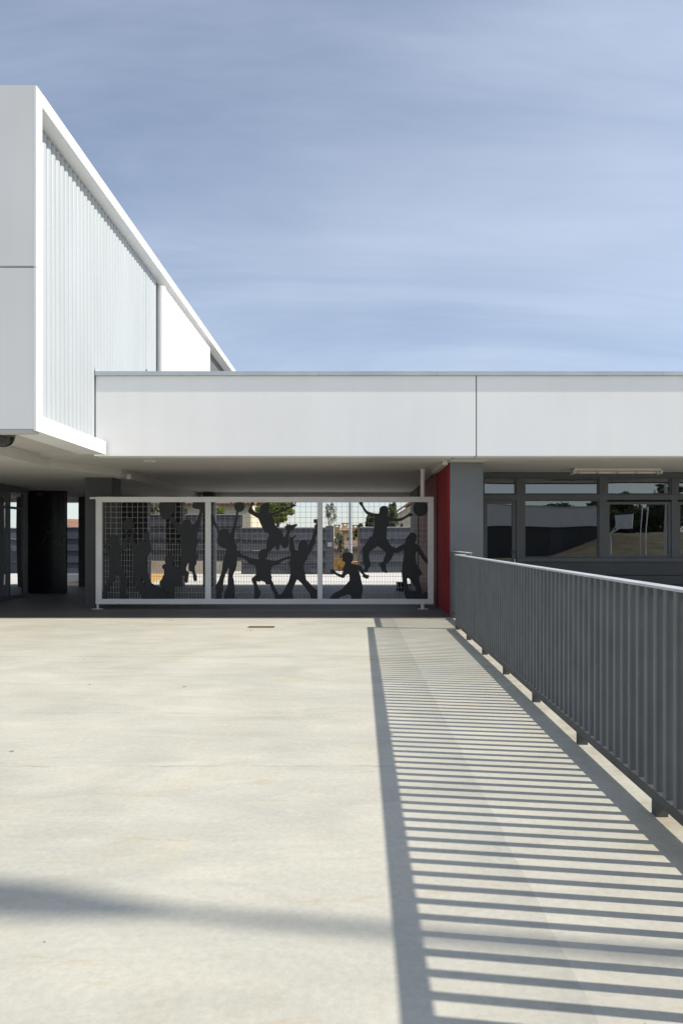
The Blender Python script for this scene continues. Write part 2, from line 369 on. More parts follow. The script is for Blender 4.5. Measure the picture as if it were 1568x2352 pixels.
# ribs
def rib_mesh(name, w, d, h, m):
    pts = []; n = 9
    for i in range(n):
        a = math.pi*i/(n-1)
        pts.append((d*math.sin(a)**0.75, -w/2*math.cos(a)))
    bm = bmesh.new()
    A = [bm.verts.new((p[0], p[1], 0)) for p in pts]; B = [bm.verts.new((p[0], p[1], h)) for p in pts]
    for i in range(n-1): bm.faces.new((A[i], A[i+1], B[i+1], B[i]))
    bm.faces.new((A[-1], A[0], B[0], B[-1])); bm.faces.new(A[::-1]); bm.faces.new(B)
    me = bm_mesh(bm, name)
    for p in me.polygons: p.use_smooth = True
    me.set_sharp_from_angle(angle=R(50))
    me.materials.append(M[m]); return me
PIT = 0.141
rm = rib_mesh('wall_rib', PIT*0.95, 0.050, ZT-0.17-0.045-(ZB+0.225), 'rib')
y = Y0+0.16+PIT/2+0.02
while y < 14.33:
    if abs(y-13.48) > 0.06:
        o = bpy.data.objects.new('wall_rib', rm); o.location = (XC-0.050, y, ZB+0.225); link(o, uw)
    else:
        y += 0.0
        o = bpy.data.objects.new('wall_rib', rm); o.location = (XC-0.050, y+0.006, ZB+0.225); o.scale = (1, 0.9, 1); link(o, uw)
    y += PIT
box('wall_joint', XC-0.05, XC-0.004, 13.52, 13.535, ZB+0.225, ZT-0.22, 'backing', uw)
box('hinge', XC-0.03, XC+0.012, 13.50, 13.55, 4.55, 4.68, 'frame', uw)
# projecting bright ribbed panel
rm2 = rib_mesh('projecting_rib', PIT*0.98, 0.035, ZT-0.17-0.15-(3.4), 'rib2')
box('projecting_panel', XC-0.05, -4.0, 14.36, 18.9, 3.4, ZT-0.34, 'white', uw)
tube('rounded_edge', (-4.045, 14.36, 3.4), (-4.045, 14.36, ZT-0.30), 0.09, 'rib2', uw, n=18)
y = 14.36+0.1
while y < 18.85:
    o = bpy.data.objects.new('projecting_rib', rm2); o.location = (-3.998, y, 3.4); link(o, uw); y += PIT
# open louvre blades at the far end
lm = None
y = 19.0
while y < 23.5:
    if lm is None:
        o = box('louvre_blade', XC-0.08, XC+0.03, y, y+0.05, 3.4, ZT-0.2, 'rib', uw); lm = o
    else: copy_part(lm, 0, y-19.0, 0, uw)
    y += 0.19

# ------------------------------------------------------------------ single-storey wing with canopy
YF = 10.87
HB, HT = 2.635, 3.912
cw = thing('canopy_wing', 'low pale wing with deep blank fascia over the open passage and classroom windows', 'building', (2, 10.87, 0))
JX = px(1093.5, YF)
box('fascia_panel', XC+0.004, JX-0.008, YF, YF+0.20, HB, HT, 'band', cw, 0.006)
box('fascia_panel', JX+0.008, 16, YF, YF+0.20, HB, HT, 'band', cw, 0.006)
box('joint_strip', JX-0.0078, JX+0.0078, YF+0.012, YF+0.19, HB+0.002, HT-0.004, 'dark', cw)
xs = [XC+0.006, -0.55, 1.32, 4.9, 9.0, 16]
for a, b in zip(xs[:-1], xs[1:]):
    box('roof_flashing', a+0.002, b-0.002, YF-0.042, YF+0.30, HT+0.002, HT+0.068, 'cap', cw, 0.004)
box('flashing_upstand', XC+0.003, XC+0.012, YF-0.03, YF+1.2, HT+0.07, HT+0.12, 'cap', cw)
box('roof', XC+0.02, 16, YF+0.203, 19.22, HB+0.21, HB+0.30, 'cap', cw)
prism('ceiling', [(-5.0, YF+0.203), (1.60, YF+0.203), (1.60, 19.22), (-5.0, 19.22)], 'z', HB-0.008, HB+0.05, 'ceil', cw)
box('ceiling', -5.0, XC+0.003, 10.70, YF+0.2025, HB-0.003, HB+0.2, 'ceil', cw)
box('ceiling', 1.62, 16, YF+0.203, 13.42, HB-0.006, HB+0.05, 'ceil', cw)
box('drip_rail', 1.62, 16, YF+0.21, YF+0.25, HB-0.03, HB-0.009, 'ceil_d', cw)
# dropped ceiling over the left side
LC = 2.487
prism('dropped_ceiling', [(-13, Y0+0.9), (-4.95, Y0+0.9), (-4.95, 11.1), (-4.33, 12.75), (-4.33, 19.215), (-13, 19.215)], 'z', LC, ZB+0.002, 'ceil', cw)
box('rear_fascia', -13, 1.60, 19.223, 19.33, 2.36, 2.95, 'band', cw, 0.004)
box('rear_wall', 1.605, 16, 19.223, 19.33, 0, 2.95, 'dark', cw, 0.004)
# pillar and red side wall on the right
PX0, PX1 = px(1033, 11.45), px(1109.5, 11.45)
box('pillar', PX0, PX1, 11.45, 13.38, 0, HB-0.036, 'dark_p', cw, 0.006)
box('pillar_cap', PX0-0.02, PX1+0.02, 11.20, 13.38, HB-0.033, HB-0.009, 'ceil', cw)
box('red_panel', PX0-0.03, PX0-0.002, 11.47, 12.95, 0.05, HB-0.075, 'red', cw, 0.003)
box('panel_plinth', PX0-0.025, PX0-0.003, 11.475, 12.94, 0, 0.047, 'frame', cw)
box('red_panel_edge', PX0-0.05, PX0-0.003, 12.953, 13.03, 0, HB-0.02, 'redd', cw, 0.003)
box('ceiling_beam', PX0-0.12, PX0-0.033, 11.46, 13.1, HB-0.07, HB-0.009, 'ceil', cw)
box('red_wall', PX0+0.0, PX0+0.30, 13.4, 17.0, 0, HB-0.02, 'redd', cw)
box('side_wall', PX0-0.02, PX0+0.30, 17.003, 19.2, 0, HB-0.02, 'dark_c', cw)
# rear columns and walls of the passage
box('rear_wall', px(180, 18.85), px(338, 18.85), 18.85, 19.2, 0, LC-0.003, 'dark_c', cw, 0.005)
box('column', px(381, 18.85), px(418, 18.85), 18.85, 19.2, 0, LC-0.003, 'dark_c', cw, 0.01)
box('column', px(466, 18.85), px(489, 18.85), 18.85, 19.2, 0, HB-0.012, 'dark_c', cw, 0.01)
tube('downpipe', (px(492, 19.3), 19.42, 0), (px(492, 19.3), 19.42, 2.30), 0.035, 'steel', cw)
box('column', px(195, 13.0), px(257, 13.0), 13.0, 13.5, 0, LC-0.003, 'dark_c', cw, 0.01)
# classroom window wall
YW = 13.42
def wx(x): return px(x, YW)
def wz(y): return pz(y, YW)
classroom_x1 = 16
box('sill_wall', wx(1186), classroom_x1, YW+0.02, YW+0.22, wz(1321), wz(1290), 'dark_c', cw)
box('sill_wall', wx(1186), classroom_x1, YW+0.03, YW+0.22, 0.42, wz(1321)-0.012, 'dark_c', cw)
box('sill_wall', wx(1186), classroom_x1, YW+0.02, YW+0.22, 0.0, 0.408, 'dark_c', cw)
box('window_head', PX1, classroom_x1, YW+0.0, YW+0.2, wz(1097), HB-0.012, 'frame', cw)
box('transom_rail', PX1+0.003, classroom_x1, YW+0.0, YW+0.1, wz(1148), wz(1136), 'frame', cw, 0.004)
box('window_sill', wx(1186), classroom_x1, YW-0.03, YW+0.1, wz(1290), wz(1281), 'frame', cw, 0.004)
for a, b in ((1185.5, 1204), (1376, 1394), (1542, 1557), (1705, 1722), (1880, 1897)):
    box('mullion', wx(a), wx(b), YW+0.003, YW+0.12, wz(1281)+0.002 if a > 1190 else 0.0, wz(1097)-0.002, 'frame', cw, 0.004)
def window(x0, x1, y0, y1, fw=5.0, name='window', handle=None, base=None):
    X0, X1 = wx(x0)+0.002, wx(x1)-0.002; Z0, Z1 = (wz(y1)+0.002 if base is None else base), wz(y0)-0.002; f = fw*YW/1568
    bm = bmesh.new()
    addbox(bm, X0, X0+f, YW+0.02, YW+0.09, Z0, Z1, 0.004); addbox(bm, X1-f, X1, YW+0.02, YW+0.09, Z0, Z1, 0.004)
    addbox(bm, X0+f, X1-f, YW+0.022, YW+0.088, Z0, Z0+f, 0.004); addbox(bm, X0+f, X1-f, YW+0.022, YW+0.088, Z1-f, Z1, 0.004)
    w_ = mobj(name, bm_mesh(bm, name), M['frame'], cw)
    bm = bmesh.new(); v = [bm.verts.new(p) for p in ((X0+f-.01, YW+.05, Z0+f-.01), (X1-f+.01, YW+.05, Z0+f-.01), (X1-f+.01, YW+.05, Z1-f+.01), (X0+f-.01, YW+.05, Z1-f+.01))]
    bm.faces.new(v); g = mobj('pane', bm_mesh(bm, 'pane'), M['win'])
    g.parent = w_
    if handle:
        hb = bmesh.new(); addbox(hb, handle-0.09, handle+0.02, YW-0.035, YW-0.02, 1.05, 1.075, 0.004); addbox(hb, handle-0.005, handle+0.02, YW-0.02, YW+0.02, 1.052, 1.073)
        h = mobj('handle', bm_mesh(hb, 'handle'), M['black']); h.parent = w_
        hb = bmesh.new(); addbox(hb, handle+0.0, handle+0.025, YW+0.012, YW+0.02, 0.86, 0.92, 0.003)
        h = mobj('keyhole_plate', bm_mesh(hb, 'keyhole'), M['steel']); h.parent = w_
    return w_
window(1110, 1185.5, 1097, 1136, 3); window(1204, 1376, 1097, 1136, 3); window(1394, 1542, 1097, 1136, 3); window(1557, 1705, 1097, 1136, 3)
window(1110, 1185.5, 1148, 1290, 9, 'door', wx(1181), 0.01)
window(1204, 1376, 1148, 1281, 2.5); window(1394, 1542, 1152, 1281, 6); window(1557, 1705, 1152, 1281, 6)
# dim classroom behind
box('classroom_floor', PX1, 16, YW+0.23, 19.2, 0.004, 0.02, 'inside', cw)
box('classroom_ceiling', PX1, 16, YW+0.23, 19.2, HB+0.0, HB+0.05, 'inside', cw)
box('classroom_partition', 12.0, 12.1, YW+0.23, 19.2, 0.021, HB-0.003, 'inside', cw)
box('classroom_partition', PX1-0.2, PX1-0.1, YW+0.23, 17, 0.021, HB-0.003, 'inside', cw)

# left ground floor: storefront glazing
sg = thing('glazed_lobby', 'dark framed glass lobby under the overhanging block', 'building', (-7.5, 14, 0))
XG = -7.5
ys_ = [11.0, 12.0, 13.0, 14.0, 14.85, 15.65]
for a, b in zip(ys_[:-1], ys_[1:]):
    box('mullion', XG-0.05, XG+0.04, b-0.07, b, 0.09, LC-0.14, 'frame', sg, 0.004)
    bm = bmesh.new(); v = [bm.verts.new(p) for p in ((XG, a, 0.09), (XG, b-0.07, 0.09), (XG, b-0.07, LC-0.14), (XG, a, LC-0.14))]; bm.faces.new(v)
    mobj('pane', bm_mesh(bm, 'pane'), M['store'], sg)
    box('transom', XG-0.03, XG+0.03, a+0.001, b-0.072, 1.98, 2.03, 'frame', sg)
box('head_rail', XG-0.05, XG+0.05, 11, 15.65, LC-0.137, LC-0.003, 'frame', sg)
box('base_rail', XG-0.05, XG+0.05, 11, 15.65, 0.0, 0.087, 'frame', sg)
box('door_panel', -10.5, XG-0.06, 15.75, 15.81, 0.0, LC-0.003, 'frame', sg)

# black cabinet with faint white X
kb = thing('black_cabinet', 'tall glossy black cabinet with a thin white X taped on its front', 'cabinet', (px(106, 16.5), 16.5, 0))
kx0, kx1 = px(62, 16.5), px(150, 16.5); kz = pz(1115, 16.5)
box('body', kx0, kx1, 16.5, 16.62, 0.0, kz, 'black', kb, 0.01)
box('door_glass', kx0+0.10, kx1-0.06, 16.488, 16.499, 0.35, kz-0.12, 'black', kb, 0.003)
def strip(name, a, b, wd, m, parent, Y):
    a, b = Vector((a[0], Y, a[1])), Vector((b[0], Y, b[1])); d = (b-a).normalized(); n = Vector((-d.z, 0, d.x))*wd/2
    bm = bmesh.new(); A = [a+n, a-n, b-n, b+n]
    v = [bm.verts.new(p) for p in A]; u = [bm.verts.new(p+Vector((0, 0.003, 0))) for p in A]
    bm.faces.new(v); bm.faces.new(u[::-1])
    for i in range(4): bm.faces.new((v[i], u[i], u[(i+1) % 4], v[(i+1) % 4]))
    return mobj(name, bm_mesh(bm, name), M[m], parent)
strip('tape_strip', (px(97, 16.5), pz(1248, 16.5)), (px(124.5, 16.5), pz(1206, 16.5)), 0.016, 'fence', kb, 16.482)
strip('tape_strip', (px(99.5, 16.5), pz(1207, 16.5)), (px(124, 16.5), pz(1243, 16.5)), 0.016, 'fence', kb, 16.478)
strip('notice', (px(86, 16.5), pz(1136, 16.5)), (px(99.5, 16.5), pz(1135, 16.5)), 0.10, 'fence', kb, 16.482)
strip('notice', (px(129.5, 16.5), pz(1199.5, 16.5)), (px(129.5, 16.5), pz(1187, 16.5)), 0.10, 'fence', kb, 16.482)

# ------------------------------------------------------------------ fittings on the ceilings
proto = None
for j, Y in enumerate((11.45, 13.35, 15.3, 17.2, 18.9)):
    for i, X in enumerate((-3.42, -1.47, 0.52)):
        row = ['nearest', 'second', 'third', 'fourth', 'farthest'][j]; colm = ['left', 'middle', 'right'][i]
        lab = f'round recessed ceiling light, {colm} one of the {row} row over the passage'
        if proto is None:
            t = thing('downlight', lab, 'ceiling light', (X, Y, HB-0.008), 'recessed ceiling lights')
            bm = bmesh.new(); n = 20
            prof = [(0.070, -0.001), (0.095, -0.001), (0.098, -0.008), (0.090, -0.012), (0.074, -0.010), (0.068, -0.001)]
            rings = [[bm.verts.new((X+r*math.cos(2*math.pi*k/n), Y+r*math.sin(2*math.pi*k/n), HB-0.008+z)) for k in range(n)] for r, z in prof]
            for a, b in zip(rings[:-1], rings[1:]):
                for k in range(n): bm.faces.new((a[k], a[(k+1) % n], b[(k+1) % n], b[k]))
            mobj('trim_ring', bm_mesh(bm, 'ring', True), M['white'], t)
            tube('lens', (X, Y, HB-0.0122), (X, Y, HB-0.009), 0.067, 'dark', t)
            proto = t
        else: dup(proto, (X, Y, HB-0.008), lab)
fl = thing('batten_light', 'long twin tube light fitting under the eave above the classroom windows', 'ceiling light', (4.9, 12.75, HB-0.01))
fx0, fx1 = px(1312.6, 12.75), px(1516, 12.75)
box('batten', fx0+0.02, fx1-0.02, 12.66, 12.84, HB-0.05, HB-0.007, 'tube', fl, 0.004)
for yy in (12.69, 12.81): tube('light_tube', (fx0+0.03, yy, HB-0.075), (fx1-0.03, yy, HB-0.075), 0.018, 'tube', fl)
for xx in (fx0, fx1-0.03): box('end_cap', xx, xx+0.03, 12.65, 12.85, HB-0.11, HB-0.04, 'tube', fl, 0.004)
for k in range(5):
    xx = fx0+0.1+k*(fx1-fx0-0.2)/4; box('clip', xx-0.012, xx+0.012, 12.655, 12.845, HB-0.098, HB-0.0505, 'ceil_d', fl)
# dome lamp at the left edge
dl = thing('dome_lamp', 'dark half dome fitting under the soffit at the left edge', 'lamp', (-4.47, 8.75, ZB))
bm = bmesh.new()
bmesh.ops.create_uvsphere(bm, u_segments=24, v_segments=12, radius=0.145)
bmesh.ops.bisect_plane(bm, geom=bm.verts[:]+bm.edges[:]+bm.faces[:], plane_co=(0, 0, 0.0), plane_no=(0, 0, 1), clear_outer=True)
bmesh.ops.scale(bm, vec=(1, 1, 0.85), verts=bm.verts)
bmesh.ops.translate(bm, vec=(-4.50, 8.75, ZB-0.035), verts=bm.verts)
mobj('dome', bm_mesh(bm, 'dome', True), M['black'], dl)
tube('base_plate', (-4.50, 8.75, ZB-0.034), (-4.50, 8.75, ZB+0.004), 0.15, 'frame', dl, n=24)
jb = thing('junction_box', 'small pale junction box on the dropped ceiling edge near the dark column', 'junction box', (-4.31, 13.1, 2.5))
box('casing', -4.329, -4.25, 13.0, 13.16, 2.46, 2.56, 'ceil', jb, 0.006); box('lid', -4.249, -4.243, 13.01, 13.15, 2.47, 2.55, 'ceil', jb, 0.002)

# ------------------------------------------------------------------ gate with cut-out figures
YG = 12.74
gs = YG/1568
def gx(x): return (x-812)*gs
def gz(y): return EYE-(y-1240)*gs
gt = thing('mesh_gate', 'long light grey framed wire gate filled with dark cut-out figures of playing children', 'gate', (gx(606), YG, 0))
xo = (219.5, 995.5); xi = ((233.5, 471), (484, 729), (740.3, 982.4)); yo = (1141, 1388); yi = (1153.3, 1376)
T0, T1 = YG, YG+0.07
box('top_rail', gx(xo[0]), gx(xo[1]), T0, T1, gz(yi[0]), gz(yo[0]), 'gate', gt, 0.005)
box('bottom_rail', gx(xo[0]), gx(xo[1]), T0, T1, gz(yo[1]), gz(yi[1]), 'gate', gt, 0.005)
for a, b in ((xo[0], xi[0][0]), (xi[2][1], xo[1])):
    box('stile', gx(a)+0.001, gx(b), T0+0.001, T1-0.001, gz(yi[1]), gz(yi[0]), 'gate', gt, 0.004)
for a, b in ((xi[0][1], xi[1][0]), (xi[1][1], xi[2][0])):
    box('mullion', gx(a), gx(b), T0+0.001, T1-0.001, gz(yi[1]), gz(yi[0]), 'gate', gt, 0.004)
tube('guide_bar', (gx(205), YG+0.035, gz(1143.6)), (gx(219.4), YG+0.035, gz(1143.6)), 0.02, 'gate', gt)
for xx, r in ((223, 0.02), (971, 0.035)):
    tube('foot', (gx(xx), YG+0.035, 0.012), (gx(xx), YG+0.035, gz(yo[1])+0.002), r, 'gate', gt)
    box('foot_plate', gx(xx)-0.09, gx(xx)+0.09, YG-0.03, YG+0.10, 0.0, 0.012, 'gate', gt)
for a, b in xi:
    bm = bmesh.new(); X0, X1 = gx(a), gx(b); Z0, Z1 = gz(yi[1]), gz(yi[0]); rw = 0.0025
    z = Z1-0.085*1.0; zmid = gz(1246)
    while z > Z0+0.02: addbox(bm, X0, X1, YG+0.037, YG+0.037+2*rw, z-rw, z+rw); z -= 0.1005
    x = X0+0.06
    while x < X1: addbox(bm, x-rw, x+rw, YG+0.030, YG+0.030+2*rw, Z0, Z1); x += 0.1005
    x = X0+0.06-0.05025
    while x < X1:
        if x > X0+0.01: addbox(bm, x-rw, x+rw, YG+0.030, YG+0.030+2*rw, Z0, zmid)
        x += 0.1005
    tag(mobj('wire_mesh', bm_mesh(bm, 'wire_mesh'), M['wire'], gt), kind='stuff')
SEG = {1: 360, 2: 560, 3: 760, 4: 960, 5: 1170, 6: 1370}
def seg2w(seg, p):
    sx = SEG[seg]+p[0]/6.19; sy = 1830+p[1]/6.19
    return (gx(sx*0.6272), gz(sy*0.6272))
def smooth_loop(pts, k=3):
    out = []; n = len(pts)
    for i in range(n):
        p0, p1, p2, p3 = (Vector(pts[(i+j) % n]) for j in (-1, 0, 1, 2))
        for s in range(k):
            t = s/k
            q = 0.5*((2*p1)+(p2-p0)*t*0.8+(2*p0-5*p1+4*p2-p3)*t*t*0.8+(3*p1-p0-3*p2+p3)*t**3*0.8)
            # tension-reduced spline, falls back towards the straight edge
            l = p1.lerp(p2, t); out.append(l.lerp(q, 0.6) if t else p1)
    return out
def cutout(name, seg, loops, label, off=0.0, box_=None):
    cu = bpy.data.curves.new(name, 'CURVE'); cu.dimensions = '2D'; cu.fill_mode = 'BOTH'; cu.extrude = 0.003
    zlo, zhi = gz(yi[1])+0.001, gz(yi[0])-0.001
    xl, xr = box_
    for lp in loops:
        pts = smooth_loop([seg2w(seg, p) for p in lp])
        sp = cu.splines.new('POLY'); sp.points.add(len(pts)-1); sp.use_cyclic_u = True
        for q, p in zip(sp.points, pts): q.co = (min(max(p[0], xl), xr), min(max(p[1], zlo), zhi), 0, 1)
    tmp = bpy.data.objects.new('tmp', cu); C.objects.link(tmp)
    dg = bpy.context.evaluated_depsgraph_get()
    me = bpy.data.meshes.new_from_object(tmp.evaluated_get(dg)); bpy.data.objects.remove(tmp)
    co = np.empty(len(me.vertices)*3); me.vertices.foreach_get('co', co); co = co.reshape(-1, 3)
    new = np.stack([co[:, 0], YG+0.020+off-co[:, 2]*1.0, co[:, 1]], 1); me.vertices.foreach_set('co', new.ravel()); me.update()
    me.materials.clear(); me.materials.append(M['plate'])
    o = mobj(name, me, M['plate'], gt); o['label'] = label; return o
def circ(cx, cy, r, n=28, jag=0): return [(cx+r*math.cos(2*math.pi*i/n), cy+r*math.sin(2*math.pi*i/n)) for i in range(n)]
B1, B2, B3 = [(gx(a)+0.001, gx(b)-0.001) for a, b in xi]
F = 'cutout_figure'
cutout('cutout_ball', 1, [circ(668, 560, 128)], 'dark ball held up between two figures', 0.007, B1)
cutout(F, 1, [[(270,835),(305,808),(350,800),(405,806),(440,832),(460,870),(455,930),(465,985),(465,1040),(500,1050),(530,1005),(560,945),(600,870),(612,820),(600,750),(590,670),(655,670),(655,800),(685,870),(640,960),(700,975),(680,1030),(630,1085),(575,1110),(530,1185),(495,1210),(490,1330),(510,1450),(525,1530),(560,1620),(600,1720),(645,1830),(640,1940),(635,2070),(620,2120),(655,2240),(475,2260),(478,2100),(478,1940),(500,1860),(470,1760),(430,1680),(395,1720),(365,1800),(340,1850),(285,1940),(225,2050),(180,2180),(185,2260),(85,2260),(85,2120),(120,1990),(160,1920),(215,1820),(235,1690),(245,1560),(225,1400),(235,1260),(200,1275),(130,1260),(100,1235),(105,1205),(160,1210),(175,1180),(155,1110),(145,1040),(160,980),(215,940),(235,880)], [(215,985),(295,1045),(240,1150),(215,1060)]], 'dark figure of a child striding and reaching up to a ball', 0.0, B1)
cutout(F, 1, [[(740,670),(800,650),(828,705),(795,800),(790,900),(812,965),(895,1040),(905,960),(960,915),(1020,915),(1060,945),(1090,975),(1062,900),(1055,850),(1020,830),(1012,790),(1050,765),(1072,715),(1112,705),(1152,750),(1150,800),(1138,850),(1165,940),(1195,1040),(1197,1130),(1172,1210),(1125,1250),(1080,1330),(1075,1480),(1100,1590),(1130,1690),(1150,1790),(1205,1890),(1290,1940),(1420,2010),(1500,2090),(1560,2260),(1010,2260),(960,2150),(895,2060),(850,1950),(800,1850),(790,1700),(775,1400),(790,1200),(770,1130),(710,1000),(690,960),(690,865),(740,800),(750,740)], [(960,1740),(1010,1810),(1065,1905),(1090,1950),(1010,1945),(945,1850)]], 'dark figure of a child lunging with one hand up to the ball', -0.007, B1)
cutout(F, 2, [[(310,1252),(365,1235),(430,1262),(472,1310),(482,1365),(455,1430),(448,1480),(530,1525),(600,1560),(660,1650),(665,1800),(620,1900),(540,1935),(490,1985),(480,2080),(470,2265),(180,2265),(160,2100),(175,2000),(142,1920),(152,1840),(195,1800),(222,1720),(240,1690),(235,1590),(208,1560),(200,1500),(240,1465),(275,1455),(262,1390),(258,1330),(280,1285)]], 'dark figure of a small child kneeling', 0.007, B1)
cutout(F, 2, [[(160,45),(130,110),(110,160),(130,200),(135,250),(150,290),(155,340),(190,390),(220,440),(260,445),(300,450),(345,430),(380,470),(440,560),(510,660),(580,750),(630,830),(620,970),(640,1150),(625,1300),(610,1450),(620,1600),(670,1720),(715,1730),(705,1830),(725,1880),(770,1890),(790,1850),(795,1740),(808,1680),(790,1630),(745,1610),(738,1560),(760,1500),(800,1430),(800,1580),(830,1625),(880,1640),(895,1700),(905,1780),(920,1840),(960,1855),(995,1820),(985,1740),(960,1660),(945,1590),(945,1500),(975,1470),(985,1370),(1005,1320),(1015,1270),(985,1230),(975,1130),(1000,950),(995,850),(1000,740),(1050,630),(1070,560),(1085,400),(1120,310),(1190,310),(1190,45),(915,45),(900,100),(885,150),(910,195),(960,205),(1030,215),(1055,240),(1040,320),(1010,380),(1000,450),(960,500),(930,550),(875,570),(860,510),(830,465),(785,446),(775,360),(765,360),(760,446),(720,455),(680,480),(660,520),(665,600),(630,580),(560,520),(500,470),(400,370),(450,310),(480,250),(490,180),(495,140),(460,100),(400,60),(380,45)]], 'dark figure of a leaping child holding two pompoms overhead', 0.0, B1)
cutout('cutout_ball', 3, [circ(716, 158, 116)], 'dark ball on a raised hand', 0.007, B2)
cutout(F, 3, [[(75,330),(140,370),(155,470),(200,560),(225,640),(265,710),(300,675),(360,655),(430,670),(470,730),(495,770),(545,700),(580,600),(600,500),(635,380),(650,250),(692,250),(690,310),(660,480),(640,620),(615,720),(595,850),(625,960),(655,1060),(655,1170),(665,1290),(660,1450),(630,1580),(580,1690),(565,1740),(590,1820),(605,1950),(610,2050),(600,2270),(380,2270),(380,2100),(440,1990),(455,1850),(465,1700),(475,1540),(440,1620),(400,1690),(370,1800),(350,1930),(345,2050),(310,2150),(310,2270),(195,2270),(195,2050),(165,2000),(200,1910),(240,1840),(290,1700),(320,1600),(335,1450),(370,1320),(410,1180),(425,1120),(330,1085),(260,1050),(225,980),(220,900),(235,800),(225,720),(190,640),(130,560),(75,480)]], 'dark figure of a standing child raising a ball', 0.0, B2)
cutout(F, 4, [[(-10,108),(60,75),(120,50),(152,50),(158,150),(148,278),(250,285),(340,262),(460,220),(560,183),(635,148),(660,100),(665,50),(690,50),(705,105),(750,50),(780,50),(740,110),(795,120),(725,150),(690,180),(620,200),(540,232),(440,280),(340,312),(235,345),(250,430),(280,540),(335,625),(400,672),(440,720),(470,800),(500,852),(545,770),(560,700),(515,640),(505,600),(620,580),(760,548),(795,562),(785,592),(720,640),(690,690),(650,692),(620,760),(605,840),(600,950),(585,1030),(555,1085),(500,1100),(460,1090),(430,1040),(400,1010),(385,1070),(375,1125),(340,1150),(308,1115),(292,1050),(240,1100),(190,1160),(120,1190),(85,1125),(100,970),(120,860),(150,800),(115,745),(70,745),(20,680),(-15,610),(-60,510),(-95,425),(-190,370),(-268,325),(-318,290),(-328,250),(-293,180),(-268,120),(-263,50),(-188,50),(-208,100),(-233,180),(-185,260),(-110,300),(-55,285),(-48,150)]], 'dark figure of a child leaping with arms spread wide', 0.007, B2)
cutout(F, 4, [[(-573,1170),(-538,1175),(-478,1230),(-438,1265),(-378,1270),(-298,1310),(-198,1335),(-73,1350),(-93,1290),(-88,1240),(-58,1160),(2,1125),(72,1118),(120,1150),(130,1220),(110,1310),(75,1345),(180,1370),(270,1385),(360,1370),(450,1330),(560,1300),(650,1270),(690,1330),(640,1335),(560,1350),(470,1385),(430,1410),(360,1470),(230,1500),(205,1540),(190,1620),(200,1700),(220,1770),(210,1810),(250,1900),(290,2000),(330,2070),(400,2200),(420,2270),(290,2270),(270,2150),(200,2010),(170,1925),(90,1925),(60,1880),(20,1850),(-40,1845),(-68,1862),(-133,1850),(-110,1950),(-68,2040),(-38,2100),(-58,2200),(-128,2270),(-178,2270),(-178,2100),(-188,1960),(-228,1870),(-248,1820),(-238,1780),(-153,1710),(-138,1640),(-153,1540),(-178,1490),(-298,1450),(-358,1380),(-458,1320),(-573,1295)]], 'dark figure of a crouching child with both arms stretched sideways', -0.007, B2)
cutout(F, 4, [[(620,820),(640,845),(690,850),(730,810),(760,800),(755,840),(705,890),(700,950),(730,1050),(740,1140),(815,1155),(808,1080),(830,990),(880,930),(950,910),(1010,940),(1040,1020),(1080,950),(1110,900),(1150,780),(1165,700),(1190,640),(1200,580),(1260,560),(1260,750),(1210,850),(1190,980),(1130,1130),(1080,1220),(1030,1270),(1020,1330),(970,1400),(940,1480),(935,1560),(960,1640),(980,1740),(1000,1820),(1060,1880),(1140,1970),(1210,2040),(1260,2060),(1260,2272),(1110,2272),(1070,2120),(1020,2060),(960,1980),(910,1930),(870,1880),(790,1815),(740,1910),(700,2000),(670,2080),(690,2180),(690,2272),(310,2272),(320,2200),(450,2120),(520,2000),(570,1900),(590,1860),(620,1750),(635,1700),(625,1640),(635,1580),(610,1480),(620,1390),(650,1280),(650,1220),(615,1150),(610,1050)]], 'dark figure of a child in a wide stance with one arm up', 0.0, B2)
cutout(F, 5, [[(500,1270),(515,1230),(560,1200),(640,1190),(710,1200),(750,1240),(765,1300),(755,1370),(725,1430),(740,1450),(800,1465),(900,1490),(950,1530),(1000,1600),(1010,1660),(1050,1700),(1090,1705),(1140,1735),(1105,1755),(1118,1790),(1080,1785),(1075,1800),(1010,1775),(965,1740),(975,1700),(930,1660),(890,1600),(870,1600),(900,1660),(930,1750),(950,1850),(970,1950),(975,2060),(950,2200),(945,2275),(720,2275),(715,2180),(645,2150),(560,2180),(450,2215),(445,2275),(215,2275),(260,2190),(330,2120),(440,2060),(510,2020),(560,1960),(620,1900),(670,1840),(675,1760),(665,1700),(630,1690),(580,1730),(555,1775),(510,1775),(440,1750),(390,1720),(330,1690),(250,1670),(245,1600),(300,1570),(330,1600),(385,1655),(440,1680),(500,1695),(525,1640),(530,1560),(560,1490),(580,1440),(560,1410),(515,1385),(515,1320)]], 'dark figure of a running child in a cap', 0.0, B3)
